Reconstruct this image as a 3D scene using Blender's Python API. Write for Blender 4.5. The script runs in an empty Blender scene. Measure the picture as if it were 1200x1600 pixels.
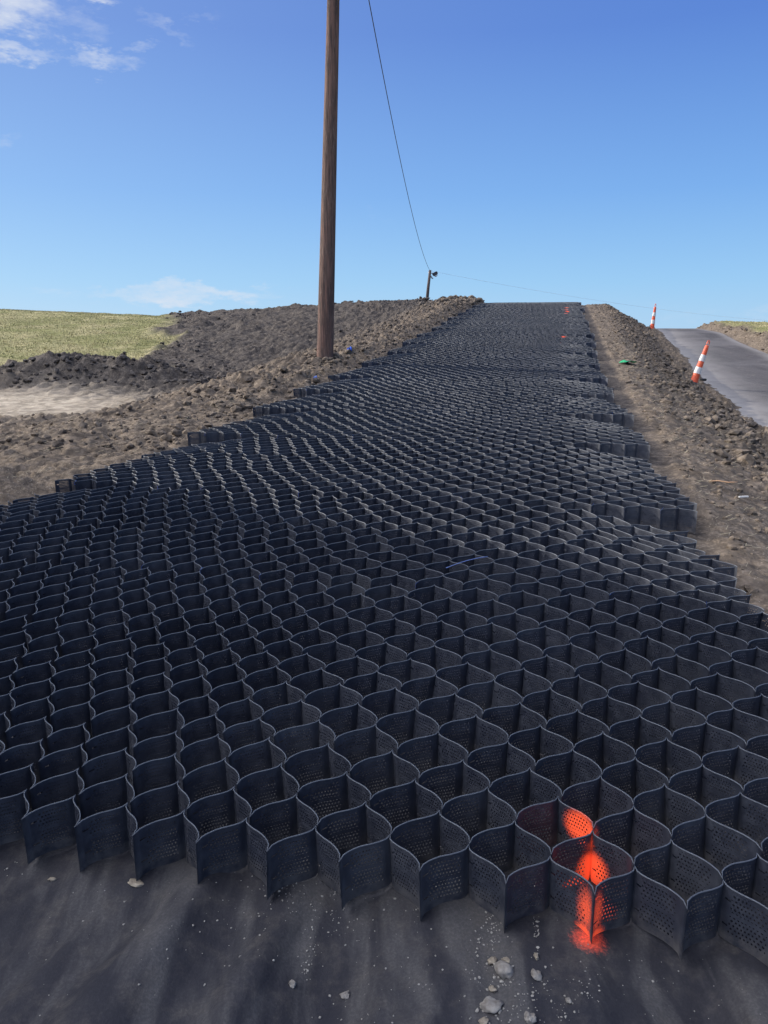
import bpy, math, random
import numpy as np
from mathutils import Vector, Matrix

random.seed(7)
rng = np.random.default_rng(7)
SC = bpy.context.scene
COL = SC.collection
R = math.radians

# ------------------------------------------------------------------ noise
def hsh(ix, iy, k=0):
    n = (ix.astype(np.int64) * 374761393 + iy.astype(np.int64) * 668265263 + k * 1442695041) & 0xFFFFFFFF
    n = ((n ^ (n >> 13)) * 1274126177) & 0xFFFFFFFF
    n = ((n ^ (n >> 16)) * 2246822519) & 0xFFFFFFFF
    return ((n ^ (n >> 15)) & 0xFFFFFF) / float(0xFFFFFF)

def vnoise(x, y, k=0):
    x = np.asarray(x, float); y = np.asarray(y, float)
    ix = np.floor(x); iy = np.floor(y)
    fx = x - ix; fy = y - iy
    fx = fx * fx * fx * (fx * (fx * 6 - 15) + 10); fy = fy * fy * fy * (fy * (fy * 6 - 15) + 10)
    a = hsh(ix, iy, k); b = hsh(ix + 1, iy, k); c = hsh(ix, iy + 1, k); d = hsh(ix + 1, iy + 1, k)
    return (a * (1 - fx) + b * fx) * (1 - fy) + (c * (1 - fx) + d * fx) * fy - 0.5

def fbm(x, y, o=4, k=0, g=0.5):
    x = np.asarray(x, float); y = np.asarray(y, float)
    s = 0; a = 1
    for i in range(o):
        s = s + a * vnoise(x, y, k + i * 17)
        x, y = x * 1.73 + y * 1.02 + 3.1, y * 1.73 - x * 1.02 + 7.7
        a *= g
    return s

def worley(x, y, k=0):
    ix = np.floor(x); iy = np.floor(y)
    best = np.full(np.shape(x), 9.0); hid = np.zeros(np.shape(x))
    for dx in (-1, 0, 1):
        for dy in (-1, 0, 1):
            cx = ix + dx; cy = iy + dy
            px = cx + hsh(cx, cy, k); py = cy + hsh(cx, cy, k + 5)
            d = np.hypot(px - x, py - y)
            m = d < best
            best = np.where(m, d, best); hid = np.where(m, hsh(cx, cy, k + 9), hid)
    return best, hid

def clods(x, y, size, k=0):
    """rounded lumps of random height, about 0..1"""
    wx = x + 0.35 * size * vnoise(x / size * 2.3, y / size * 2.3, k + 50) * 2
    wy = y + 0.35 * size * vnoise(x / size * 2.3, y / size * 2.3, k + 60) * 2
    d, h = worley(wx / size, wy / size, k)
    return np.sqrt(np.clip(1 - (d / 0.75) ** 2, 0, 1)) * (0.15 + h * h)

def sst(a, b, x):
    t = np.clip((np.asarray(x, float) - a) / (b - a), 0, 1)
    return t * t * (3 - 2 * t)

# ------------------------------------------------------------------ camera
CAMZ = 1.6
PITCH = R(13.0)
FPX = 1209.0
cam = bpy.data.cameras.new('camera'); camo = bpy.data.objects.new('camera', cam); COL.objects.link(camo)
camo.location = (0, 0, CAMZ)
camo.rotation_euler = (R(90) - PITCH, 0, 0)
cam.sensor_fit = 'VERTICAL'; cam.sensor_height = 36.0
cam.lens = 36.0 * FPX / 1600.0
cam.clip_start = 0.05; cam.clip_end = 4000
SC.camera = camo

# ------------------------------------------------------------------ site frame
AZ = R(12.6)
ax, ay = math.sin(AZ), math.cos(AZ)
def ts_xy(t, s): return t * ay + s * ax, -t * ax + s * ay
def xy_ts(x, y): return x * ay - y * ax, x * ax + y * ay

_S = np.linspace(-80, 900, 9801)
_kz = [(-80, -2.2), (-5, -.02), (1.8, 0), (3.5, .10), (5.6, .27), (7.9, .42), (13.5, .72), (19.6, 1.24), (29, 2.08), (36, 2.72),
       (40, 2.93), (44, 2.96), (60, 1.6), (110, -3), (900, -30)]
_z = np.interp(_S, [a for a, b in _kz], [b for a, b in _kz])
_ker = np.exp(-np.linspace(-2.2, 2.2, 25) ** 2); _ker /= _ker.sum()
_z = np.convolve(np.pad(_z, 12, mode='edge'), _ker, 'valid')
def zmat(s): return np.interp(s, _S, _z)
_kr = [(-80, -2.4), (0, -.35), (5, -.22), (11, .0), (18, .24), (25, .90), (32, 1.58), (37, 1.80), (41, 1.72), (60, .2), (110, -4), (900, -31)]
_zr = np.convolve(np.pad(np.interp(_S, [a for a, b in _kr], [b for a, b in _kr]), 12, mode='edge'), _ker, 'valid')
def zroad(s): return np.interp(s, _S, _zr)
def troad(s): return 2.62 + .026 * np.clip(s, 0, 60) + .05 * np.sin(np.asarray(s) * .8)
def road_w(s): return np.interp(s, [0, 20, 36, 60], [3.4, 3.1, 2.35, 3.0])

def zleft(x, y):
    b = np.interp(y, [-80, -5, 6, 10, 17, 22, 28, 36, 45, 52, 60, 80, 120, 900],
                  [-2.5, -.1, 0, .02, .03, .18, .72, 1.62, 2.45, 2.72, 2.55, 1.4, -1, -30])
    u = x * 50 / np.maximum(y, 20)
    e = np.interp(u, [-60, -25, -13.6, -4, 0, 8], [.9, .42, -.05, .45, .75, .9])
    b = b + e * sst(26, 48, y) * (1 - sst(60, 110, y))
    # dark spoil row at the foot of the grass
    r = np.exp(-((y - 21.6 - .12 * (x + 8)) / .95) ** 2) * sst(-4.2, -6.6, x) * sst(-22, -17, x)
    h = .58 + .38 * fbm(x * .6, y * .4, 2, 31)
    b = b + r * np.clip(h, .2, 1.1)
    return b

def terrain(t, s, detail=True):
    """z, and four masks used for the soil colours"""
    x, y = ts_xy(t, s)
    zm = zmat(s); zl = zleft(x, y); zr = zroad(s)
    tr = troad(s); w = road_w(s)
    # left bank beside the cells
    bank = np.interp(s, [0, 6, 9, 15, 25, 33, 38, 46], [0, .0, .04, .12, .18, .20, .12, .0])
    wl = sst(-5.0, -8.6, t)
    wb = sst(-3.75, -4.5, t)
    z = zm + bank * wb
    z = z * (1 - wl) + (zl) * wl
    # right: shoulder, spoil berm, road, far bank
    wr = sst(tr - 1.75, tr + .02, t)
    berm = np.exp(-((t - (tr - .55)) / .33) ** 2)
    z = z * (1 - wr) + (zr) * wr
    z = z + berm * (.04 + .14 * fbm(x * .9, y * .9, 2, 71)) * sst(3, 7, s)
    te = tr + w
    bk = sst(te + .05, te + .9, t)
    z = z + bk * (.26 + .05 * fbm(x * .5, y * .5, 2, 5)) - .012 * np.clip(t - te - 1, 0, 40) * bk
    onroad = sst(tr + .12, tr + .4, t) * (1 - sst(te - .05, te + .25, t))
    # unseen bank added behind left of the camera to shade the near cells
    bx, by = x + 9.6, y - .2
    hb = 5.6 * sst(3.7, .6, np.abs(bx)) * sst(9.6, 8.3, by + .35 * fbm(x * 1.3, y * 1.3, 3, 90)) * sst(-14, -8, by)
    z = z + hb
    inmat = sst(-3.95, -3.75, t) * (1 - sst(.98, 1.12, t)) * (1 - sst(40.2, 41, s))
    inmat = np.maximum(inmat, (1 - sst(3.6, 4.1, s)) * sst(-4.9, -4.6, t) * (1 - sst(1.75, 1.95, t)) * sst(-6, -4, s))
    grass = sst(-.6, .6, (-8.2 - .24 * (y - 28)) - x + 1.6 * fbm(x * .5, y * .3, 3, 12)) * sst(23.4, 24.6, y)
    rgrass = bk * sst(te + .35, te + 1.0, t + .5 * fbm(x, y * .5, 3, 14))
    gr = np.maximum(grass, rgrass * .9)
    sand = np.exp(-(((x + 8.6) / 3.6) ** 2 + ((y - 16.8) / 3.0) ** 2) ** 1.5 * 1.2) * (1 - inmat)
    sand = np.clip(sand * 1.25 + .5 * fbm(x * .8, y * .5, 3, 33) * sand, 0, 1)
    dark = np.clip(sst(17.5, 21.5, y + .35 * x + 3.0 + 2.0 * fbm(x * .3, y * .2, 3, 44)) * sst(-4.6, -6.4, t), 0, 1)
    dark = np.maximum(dark, sst(.3, .9, berm) * .55 * (.6 + 1.2 * vnoise(x * 1.6, y * 1.6, 46)))
    dark = np.maximum(dark, np.clip(inmat, 0, 1) * .8)
    if detail:
        rough = (1 - inmat) * (1 - onroad) * (1 - .85 * gr) * (1 - .85 * sand)
        near = 1 - sst(22, 40, s)
        isl = sst(-3.6, -4.4, t)
        isr = 1 - isl
        amp = isl * (.75 + .7 * sst(8, 14, s)) + isr * (.48 + 1.2 * sst(tr - 1.15, tr - .55, t))
        amp = amp * (1 + .5 * fbm(x * .45, y * .45, 2, 81))
        n = .065 * clods(x, y, .26, 1) + .055 * clods(x, y, .13, 2) + .030 * clods(x, y, .055, 3) \
            + .075 * fbm(x * 1.4, y * 1.4, 3, 21) + .035 * fbm(x * 7, y * 7, 3, 22)
        z = z + rough * amp * n
        # large lumps farther up
        n2 = .30 * clods(x, y, .75, 7) * (.4 + .9 * np.clip(vnoise(x * .35, y * .2, 8) + .5, 0, 1))
        z = z + rough * isl * sst(20, 30, s) * n2 * .62
        rowm = np.exp(-((y - 21.6 - .12 * (x + 8)) / 1.5) ** 2) * sst(-4.2, -6.6, x)
        z = z + rowm * (.22 * clods(x, y, .6, 9) + .15 * clods(x, y, .28, 10))
        z = z + sand * .02 * fbm(x * 1.1 + y * .6, y * 3 - x, 3, 61)
        z = z + gr * .05 * fbm(x * 1.5, y * 1.5, 4, 62)
        z = z + onroad * (.012 * fbm(x * 1.2, y * 1.2, 3, 63) + .03 * sst(.35, .1, np.abs(t - tr - .25)) * clods(x, y, .2, 64))
    return z, gr, sand, dark, onroad, inmat

def ground_zv(x, y):
    t, s = xy_ts(x, y)
    return terrain(t, s)[0]
def ground_z(x, y): return float(ground_zv(np.array([x], float), np.array([y], float))[0])

# ------------------------------------------------------------------ node helpers
class NT:
    def __init__(s, name):
        s.m = bpy.data.materials.new(name); s.m.use_nodes = True
        s.t = s.m.node_tree; s.t.nodes.clear()
        s.out = s.n('ShaderNodeOutputMaterial')
    def n(s, ty, **kw):
        nd = s.t.nodes.new(ty)
        for k, v in kw.items():
            if k.startswith('i_'): pass
            else: setattr(nd, k, v)
        return nd
    def l(s, a, b): s.t.links.new(a, b)
    def setin(s, nd, key, v):
        if hasattr(v, 'is_output') or isinstance(v, bpy.types.NodeSocket): s.l(v, nd.inputs[key])
        else: nd.inputs[key].default_value = v
    def noise(s, vec, scale, detail=4, rough=.55, dist=0):
        nd = s.n('ShaderNodeTexNoise'); s.l(vec, nd.inputs['Vector'])
        nd.inputs['Scale'].default_value = scale; nd.inputs['Detail'].default_value = detail
        nd.inputs['Roughness'].default_value = rough; nd.inputs['Distortion'].default_value = dist
        return nd.outputs['Fac']
    def vor(s, vec, scale, feat='F1', out='Distance'):
        nd = s.n('ShaderNodeTexVoronoi', feature=feat); s.l(vec, nd.inputs['Vector']); nd.inputs['Scale'].default_value = scale
        return nd.outputs[out]
    def math(s, op, a, b=None, c=None, clamp=False):
        nd = s.n('ShaderNodeMath', operation=op, use_clamp=clamp)
        s.setin(nd, 0, a)
        if b is not None: s.setin(nd, 1, b)
        if c is not None: s.setin(nd, 2, c)
        return nd.outputs[0]
    def ramp(s, v, a, b, lo=0., hi=1.):
        nd = s.n('ShaderNodeMapRange', interpolation_type='SMOOTHSTEP')
        s.setin(nd, 'Value', v)
        nd.inputs['From Min'].default_value = a; nd.inputs['From Max'].default_value = b
        nd.inputs['To Min'].default_value = lo; nd.inputs['To Max'].default_value = hi
        return nd.outputs[0]
    def mix(s, f, a, b, mode='MIX'):
        nd = s.n('ShaderNodeMix', data_type='RGBA', blend_type=mode)
        s.setin(nd, 0, f)
        for k, v in ((6, a), (7, b)):
            if isinstance(v, tuple): nd.inputs[k].default_value = (*v, 1) if len(v) == 3 else v
            else: s.l(v, nd.inputs[k])
        return nd.outputs[2]
    def bsdf(s, col, rough=.8, spec=.3, bump=None, bs=.3, bd=.01, metal=0., alpha=None):
        p = s.n('ShaderNodeBsdfPrincipled')
        if isinstance(col, tuple): p.inputs['Base Color'].default_value = (*col, 1)
        else: s.l(col, p.inputs['Base Color'])
        s.setin(p, 'Roughness', rough); s.setin(p, 'Specular IOR Level', spec); p.inputs['Metallic'].default_value = metal
        if bump is not None:
            b = s.n('ShaderNodeBump'); b.inputs['Strength'].default_value = bs; b.inputs['Distance'].default_value = bd
            s.l(bump, b.inputs['Height']); s.l(b.outputs[0], p.inputs['Normal'])
        if alpha is not None: s.l(alpha, p.inputs['Alpha'])
        s.l(p.outputs[0], s.out.inputs['Surface'])
        return p
    def pos(s): return s.n('ShaderNodeNewGeometry').outputs['Position']
    def obj(s): return s.n('ShaderNodeTexCoord').outputs['Object']
    def attr(s, name):
        return s.n('ShaderNodeAttribute', attribute_name=name)
    def blob(s, vec, c, rad, soft=.35):
        """1 inside an ellipsoid of half axes rad round the world point c, soft edged"""
        a = s.n('ShaderNodeVectorMath', operation='SUBTRACT'); s.l(vec, a.inputs[0]); a.inputs[1].default_value = c
        b = s.n('ShaderNodeVectorMath', operation='DIVIDE'); s.l(a.outputs[0], b.inputs[0]); b.inputs[1].default_value = rad
        l = s.n('ShaderNodeVectorMath', operation='LENGTH'); s.l(b.outputs[0], l.inputs[0])
        return s.ramp(l.outputs['Value'], soft, 1.6, 1., 0.)
    def sphere(s, vec, c, r0, r1):
        """1 inside r0, fading to 0 at r1 round the world point c"""
        nd = s.n('ShaderNodeVectorMath', operation='DISTANCE'); s.l(vec, nd.inputs[0]); nd.inputs[1].default_value = c
        return s.ramp(nd.outputs['Value'], r0, r1, 1., 0.)

def plain(name, col, rough=.6, spec=.4, nscale=30, var=.25, bs=.25, bd=.003):
    q = NT(name); v = q.obj()
    n = q.noise(v, nscale, 4)
    dark = tuple(c * (1 - var) for c in col); lite = tuple(min(1, c * (1 + var)) for c in col)
    q.bsdf(q.mix(n, dark, lite), rough, spec, n, bs, bd)
    return q.m

# ------------------------------------------------------------------ soil / ground material
def soil_nodes(q, pos, ga, sa, da, ra):
    n1 = q.noise(pos, 1.3, 5, .6); n2 = q.noise(pos, 9, 6, .65); n3 = q.noise(pos, 45, 5, .7)
    v1 = q.vor(pos, 14)
    base = q.mix(q.ramp(n2, .3, .7), (.088, .066, .048), (.265, .205, .150))
    base = q.mix(q.ramp(n1, .35, .7), base, q.mix(q.ramp(n3, .35, .7), (.125, .094, .067), (.32, .25, .182)))
    darkc = q.mix(q.ramp(n2, .3, .72), (.054, .044, .037), (.180, .148, .120))
    v2 = q.vor(pos, 38)
    base = q.mix(q.math('MULTIPLY', q.ramp(v1, .35, .6), .5), base, (.075, .06, .047))
    base = q.mix(q.math('MULTIPLY', q.ramp(v2, .22, .08), q.ramp(n1, .4, .6)), base, (.40, .34, .26))
    darkc = q.mix(q.math('MULTIPLY', q.ramp(v2, .4, .6), .6), darkc, (.03, .026, .024))
    c = q.mix(da, base, darkc)
    sandc = q.mix(q.ramp(q.noise(pos, 2.2, 5, .6, 1.0), .35, .65), (.25, .205, .150), (.48, .40, .30))
    c = q.mix(sa, c, sandc)
    g1 = q.noise(pos, .55, 4, .6); g2 = q.noise(pos, 5, 5, .75)
    gc = q.mix(q.ramp(g1, .35, .65), (.23, .215, .085), (.43, .355, .19))
    gc = q.mix(q.ramp(g2, .3, .75), q.mix(.5, gc, (.17, .18, .06)), gc)
    c = q.mix(ga, c, gc)
    r1 = q.noise(pos, .9, 5, .6, .5)
    rc = q.mix(q.ramp(r1, .3, .72), (.060, .056, .058), (.125, .115, .113))
    rc = q.mix(q.ramp(n3, .3, .8), rc, q.mix(.35, rc, (.22, .2, .19)))
    c = q.mix(ra, c, rc)
    h = q.math('ADD', q.math('MULTIPLY', n2, 1.0), q.math('MULTIPLY', n3, .45))
    return c, h, n3

q = NT('ground_soil'); pos = q.pos()
A = q.attr('zones'); sep = q.n('ShaderNodeSeparateColor'); q.l(A.outputs['Color'], sep.inputs[0])
A2 = q.attr('zones_b'); sep2 = q.n('ShaderNodeSeparateColor'); q.l(A2.outputs['Color'], sep2.inputs[0])
c, h, n3 = soil_nodes(q, pos, sep.outputs[0], sep.outputs[1], sep.outputs[2], sep2.outputs[0])
# straw-coloured litter flecks in the loose soil
mp = q.n('ShaderNodeMapping'); q.l(pos, mp.inputs[0]); mp.inputs['Scale'].default_value = (1, 3.2, 1); mp.inputs['Rotation'].default_value = (0, 0, .5)
fl = q.vor(mp.outputs[0], 26)
flm = q.math('MULTIPLY', q.ramp(fl, .16, .08), q.ramp(q.noise(pos, 3, 3), .5, .62))
flm = q.math('MULTIPLY', flm, q.math('SUBTRACT', 1.0, sep2.outputs[0]))
c = q.mix(q.math('MULTIPLY', flm, .6), c, (.46, .38, .25))
# dusty pale margin of the haul road
c = q.mix(q.math('MULTIPLY', sep2.outputs[1], q.ramp(q.noise(pos, 1.6, 5, .65), .25, .7)), c, (.40, .36, .33))
q.bsdf(c, .95, .12, h, .9, .03)
M_GROUND = q.m

def mesh_from_grid(name, X, Y, Z, mat, attrs=None, smooth=True):
    nr, nc = X.shape
    co = np.stack([X, Y, Z], -1).reshape(-1, 3).astype(np.float32)
    i = np.arange(nr * nc).reshape(nr, nc)
    f = np.stack([i[:-1, :-1], i[:-1, 1:], i[1:, 1:], i[1:, :-1]], -1).reshape(-1, 4)
    me = bpy.data.meshes.new(name)
    return mesh_fill(me, co, f, mat, attrs, smooth)

def mesh_fill(me, co, f, mat, attrs=None, smooth=True, uv=None):
    k = f.shape[1]
    me.vertices.add(len(co)); me.vertices.foreach_set('co', np.ascontiguousarray(co, np.float32).ravel())
    me.loops.add(f.size); me.loops.foreach_set('vertex_index', f.ravel().astype(np.int32))
    me.polygons.add(len(f)); me.polygons.foreach_set('loop_start', (np.arange(len(f)) * k).astype(np.int32))
    me.update(calc_edges=True)
    if attrs:
        for an, arr in attrs.items():
            a = me.color_attributes.new(an, 'FLOAT_COLOR', 'POINT')
            full = np.ones((len(co), 4), np.float32); full[:, :arr.shape[1]] = arr
            a.data.foreach_set('color', full.ravel())
    if uv is not None:
        l = me.uv_layers.new(name='UVMap'); l.data.foreach_set('uv', uv[f.ravel()].astype(np.float32).ravel())
    me.polygons.foreach_set('use_smooth', np.full(len(f), smooth))
    if mat: me.materials.append(mat)
    me.validate(); me.update()
    return me

def link(name, me, parent=None, loc=None, **props):
    o = bpy.data.objects.new(name, me); COL.objects.link(o)
    if parent is not None: o.parent = parent
    if loc is not None: o.location = loc
    for k, v in props.items(): o[k] = v
    return o

def graded(points):
    """points: list of (coordinate, spacing) -> coordinates with interpolated spacing"""
    out = [points[0][0]]
    xs = [p[0] for p in points]; ss = [p[1] for p in points]
    while out[-1] < xs[-1]:
        out.append(out[-1] + float(np.interp(out[-1], xs, ss)))
    return np.array(out)

tv = graded([(-900, 60), (-200, 14), (-60, 2), (-30, .3), (-16, .12), (-9.5, .05), (-6, .034), (-3.7, .034), (-3.5, .14), (.7, .14), (.9, .03), (3.6, .032), (5, .09), (10, .2), (20, .6), (60, 4), (300, 30), (900, 60)])
sv = graded([(-300, 40), (-60, 5), (-15, .6), (-6, .25), (2.5, .12), (3.2, .03), (10, .042), (20, .075), (30, .12), (46, .2), (60, .8), (110, 6), (400, 40), (1800, 120)])
T, S = np.meshgrid(tv, sv)
Z, gr, sa, da, ro, im = terrain(T, S)
X, Y = ts_xy(T, S)
edge = ro * np.exp(-np.clip((T - troad(S)) / .75, 0, 9) ** 1.5)
me = mesh_from_grid('ground', X, Y, Z - .012 * im - .13 * im * (1 - sst(1.7, 2.3, S)), M_GROUND,
    {'zones': np.stack([gr, sa, da], -1).reshape(-1, 3), 'zones_b': np.stack([ro * 0, edge * 0, ro], -1).reshape(-1, 3)})
link('ground', me, kind='structure')

# road: its own sheet on the graded bed
q = NT('dusty_asphalt'); pos = q.pos()
A = q.attr('edge'); sepr = q.n('ShaderNodeSeparateColor'); q.l(A.outputs['Color'], sepr.inputs[0])
mp = q.n('ShaderNodeMapping'); q.l(pos, mp.inputs[0]); mp.inputs['Rotation'].default_value = (0, 0, AZ); mp.inputs['Scale'].default_value = (1, .22, 1)
r1 = q.noise(mp.outputs[0], 1.5, 5, .6, .4); r2 = q.noise(pos, 60, 4, .7); r3 = q.noise(pos, .5, 3)
rc = q.mix(q.ramp(r1, .3, .72), (.050, .045, .045), (.108, .096, .092))
rs = q.ramp(q.noise(pos, 6, 7, .75), .35, .7)
rc = q.mix(rs, q.mix(.4, rc, (.035, .032, .033)), rc)
rc = q.mix(q.math('MULTIPLY', q.ramp(q.noise(pos, 3.5, 6, .7), .58, .68), .5), rc, (.20, .165, .13))
rc = q.mix(q.ramp(r3, .45, .65), rc, q.mix(.4, rc, (.17, .155, .15)))
rc = q.mix(q.ramp(r2, .45, .8), rc, (.19, .175, .165))
rc = q.mix(q.math('MULTIPLY', sepr.outputs[0], q.ramp(q.noise(pos, 2.2, 5, .65), .22, .55, .5, 1)), rc, (.31, .285, .26))
q.bsdf(rc, .9, .15, q.math('ADD', r2, q.math('MULTIPLY', r1, .5)), .5, .008)
tt = np.linspace(0, 1, 40); ss = graded([(-20, 1), (0, .3), (30, .2), (46, .3), (70, 2), (200, 10)])
TT, SS = np.meshgrid(tt, ss)
T2 = troad(SS) + .12 + TT * (road_w(SS) - .1) + .05 * fbm(SS * 2, SS * 0, 3, 3) * (TT < .02)
X, Y = ts_xy(T2, SS); Zr = terrain(T2, SS, False)[0] + .022 + .012 * fbm(X * 1.2, Y * 1.2, 3, 63)
Zr = Zr - .05 * (sst(.05, 0, TT) + sst(.96, 1, TT))
ed = np.exp(-(TT * road_w(SS) / .8) ** 1.6) + .7 * sst(.8, 1, TT)
me = mesh_from_grid('road', X, Y, Zr, q.m, {'edge': np.stack([ed, ed, ed], -1).reshape(-1, 3)})
link('road', me, kind='structure')

# ------------------------------------------------------------------ geotextile sheet
ORANGE_C = (.575, 1.80, .0)
def wrinkle(x, y):
    t, s = xy_ts(x, y)
    u = t + .10 * fbm(t * 1.2, s * .9, 2, 101) + .05 * (s - 1.8) * t
    a = np.clip(fbm(u * 4.2, s * .55, 3, 102), -1, 1)
    rid = -np.abs(fbm(u * 2.6 + 9, s * .45, 2, 104))
    cr = -np.abs(fbm(u * 7 + 3, s * 1.4 + .8 * t, 3, 106))
    return .070 * a + .120 * rid + .040 * cr + .055 * fbm(x * 1.6, y * 1.1, 2, 103) + .006 * fbm(x * 14, y * 14, 3, 105)

q = NT('black_geotextile'); pos = q.pos()
n1 = q.noise(pos, 2.0, 5, .6, .3); n2 = q.noise(pos, 130, 3, .7); n4 = q.noise(pos, 11, 6, .7)
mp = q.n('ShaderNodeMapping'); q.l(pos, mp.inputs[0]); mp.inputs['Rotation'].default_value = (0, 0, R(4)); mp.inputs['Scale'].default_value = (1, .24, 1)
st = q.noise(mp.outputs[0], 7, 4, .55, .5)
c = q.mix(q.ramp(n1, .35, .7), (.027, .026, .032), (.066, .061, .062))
c = q.mix(q.ramp(st, .42, .64), q.mix(.55, c, (.012, .012, .020)), q.mix(.45, c, (.150, .140, .130)))  # light and shade of the folds painted in as pale and dark streaks
dust = q.ramp(n4, .45, .75)
c = q.mix(q.math('MULTIPLY', dust, .55), c, (.115, .10, .085))
c = q.mix(q.ramp(n2, .35, .8), q.mix(.45, c, (.012, .012, .015)), c)
gp = q.n('ShaderNodeNewGeometry').outputs['Pointiness']
o = q.blob(pos, (.545, 1.755, .0), (.055, .055, .1), .1)
o2 = q.sphere(pos, (.60, 1.88, .0), .02, .09)
o = q.math('MAXIMUM', q.math('MULTIPLY', o, .7), q.math('MULTIPLY', o2, .8))
o = q.math('MULTIPLY', q.ramp(q.math('ADD', o, q.math('MULTIPLY', q.math('SUBTRACT', n2, .5), .8)), .2, 1.0), q.ramp(o, 0, .3))
c = q.mix(o, c, (1.0, .11, .05))
pb = q.bsdf(c, .8, .3, q.math('ADD', n2, n4), .5, .004)
pb.inputs['Emission Color'].default_value = (1, .09, .03, 1); q.l(q.math('MULTIPLY', o, .2), pb.inputs['Emission Strength'])  # emission glow added so the sprayed paint reads brighter
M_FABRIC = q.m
sv2 = np.concatenate([np.arange(-1.5, 2.6, .022), np.arange(2.6, 40.4, .2)])
uu = np.linspace(0, 1, 300)
U, S2 = np.meshgrid(uu, sv2)
L = np.interp(S2, [-2, 3.4, 4.2, 41], [-4.7, -4.6, -3.3, -3.3]); Rr = np.interp(S2, [-2, 3.2, 3.9, 41], [1.9, 1.6, .45, .45])
T2 = L + (Rr - L) * U
X, Y = ts_xy(T2, S2)
fade = 1 - sst(1.75, 2.1, S2)
Zf = zmat(S2) + .006 + (wrinkle(X, Y) + .022) * (1 - .9 * sst(1.6, 2.05, S2))
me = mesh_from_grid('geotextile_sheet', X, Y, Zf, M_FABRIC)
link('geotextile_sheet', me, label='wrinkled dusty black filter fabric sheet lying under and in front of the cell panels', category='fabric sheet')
def fabric_zv(x, y):
    t, s = xy_ts(x, y)
    return zmat(s) + .006 + (wrinkle(x, y) + .022) * (1 - .9 * sst(1.6, 2.05, s))

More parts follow.
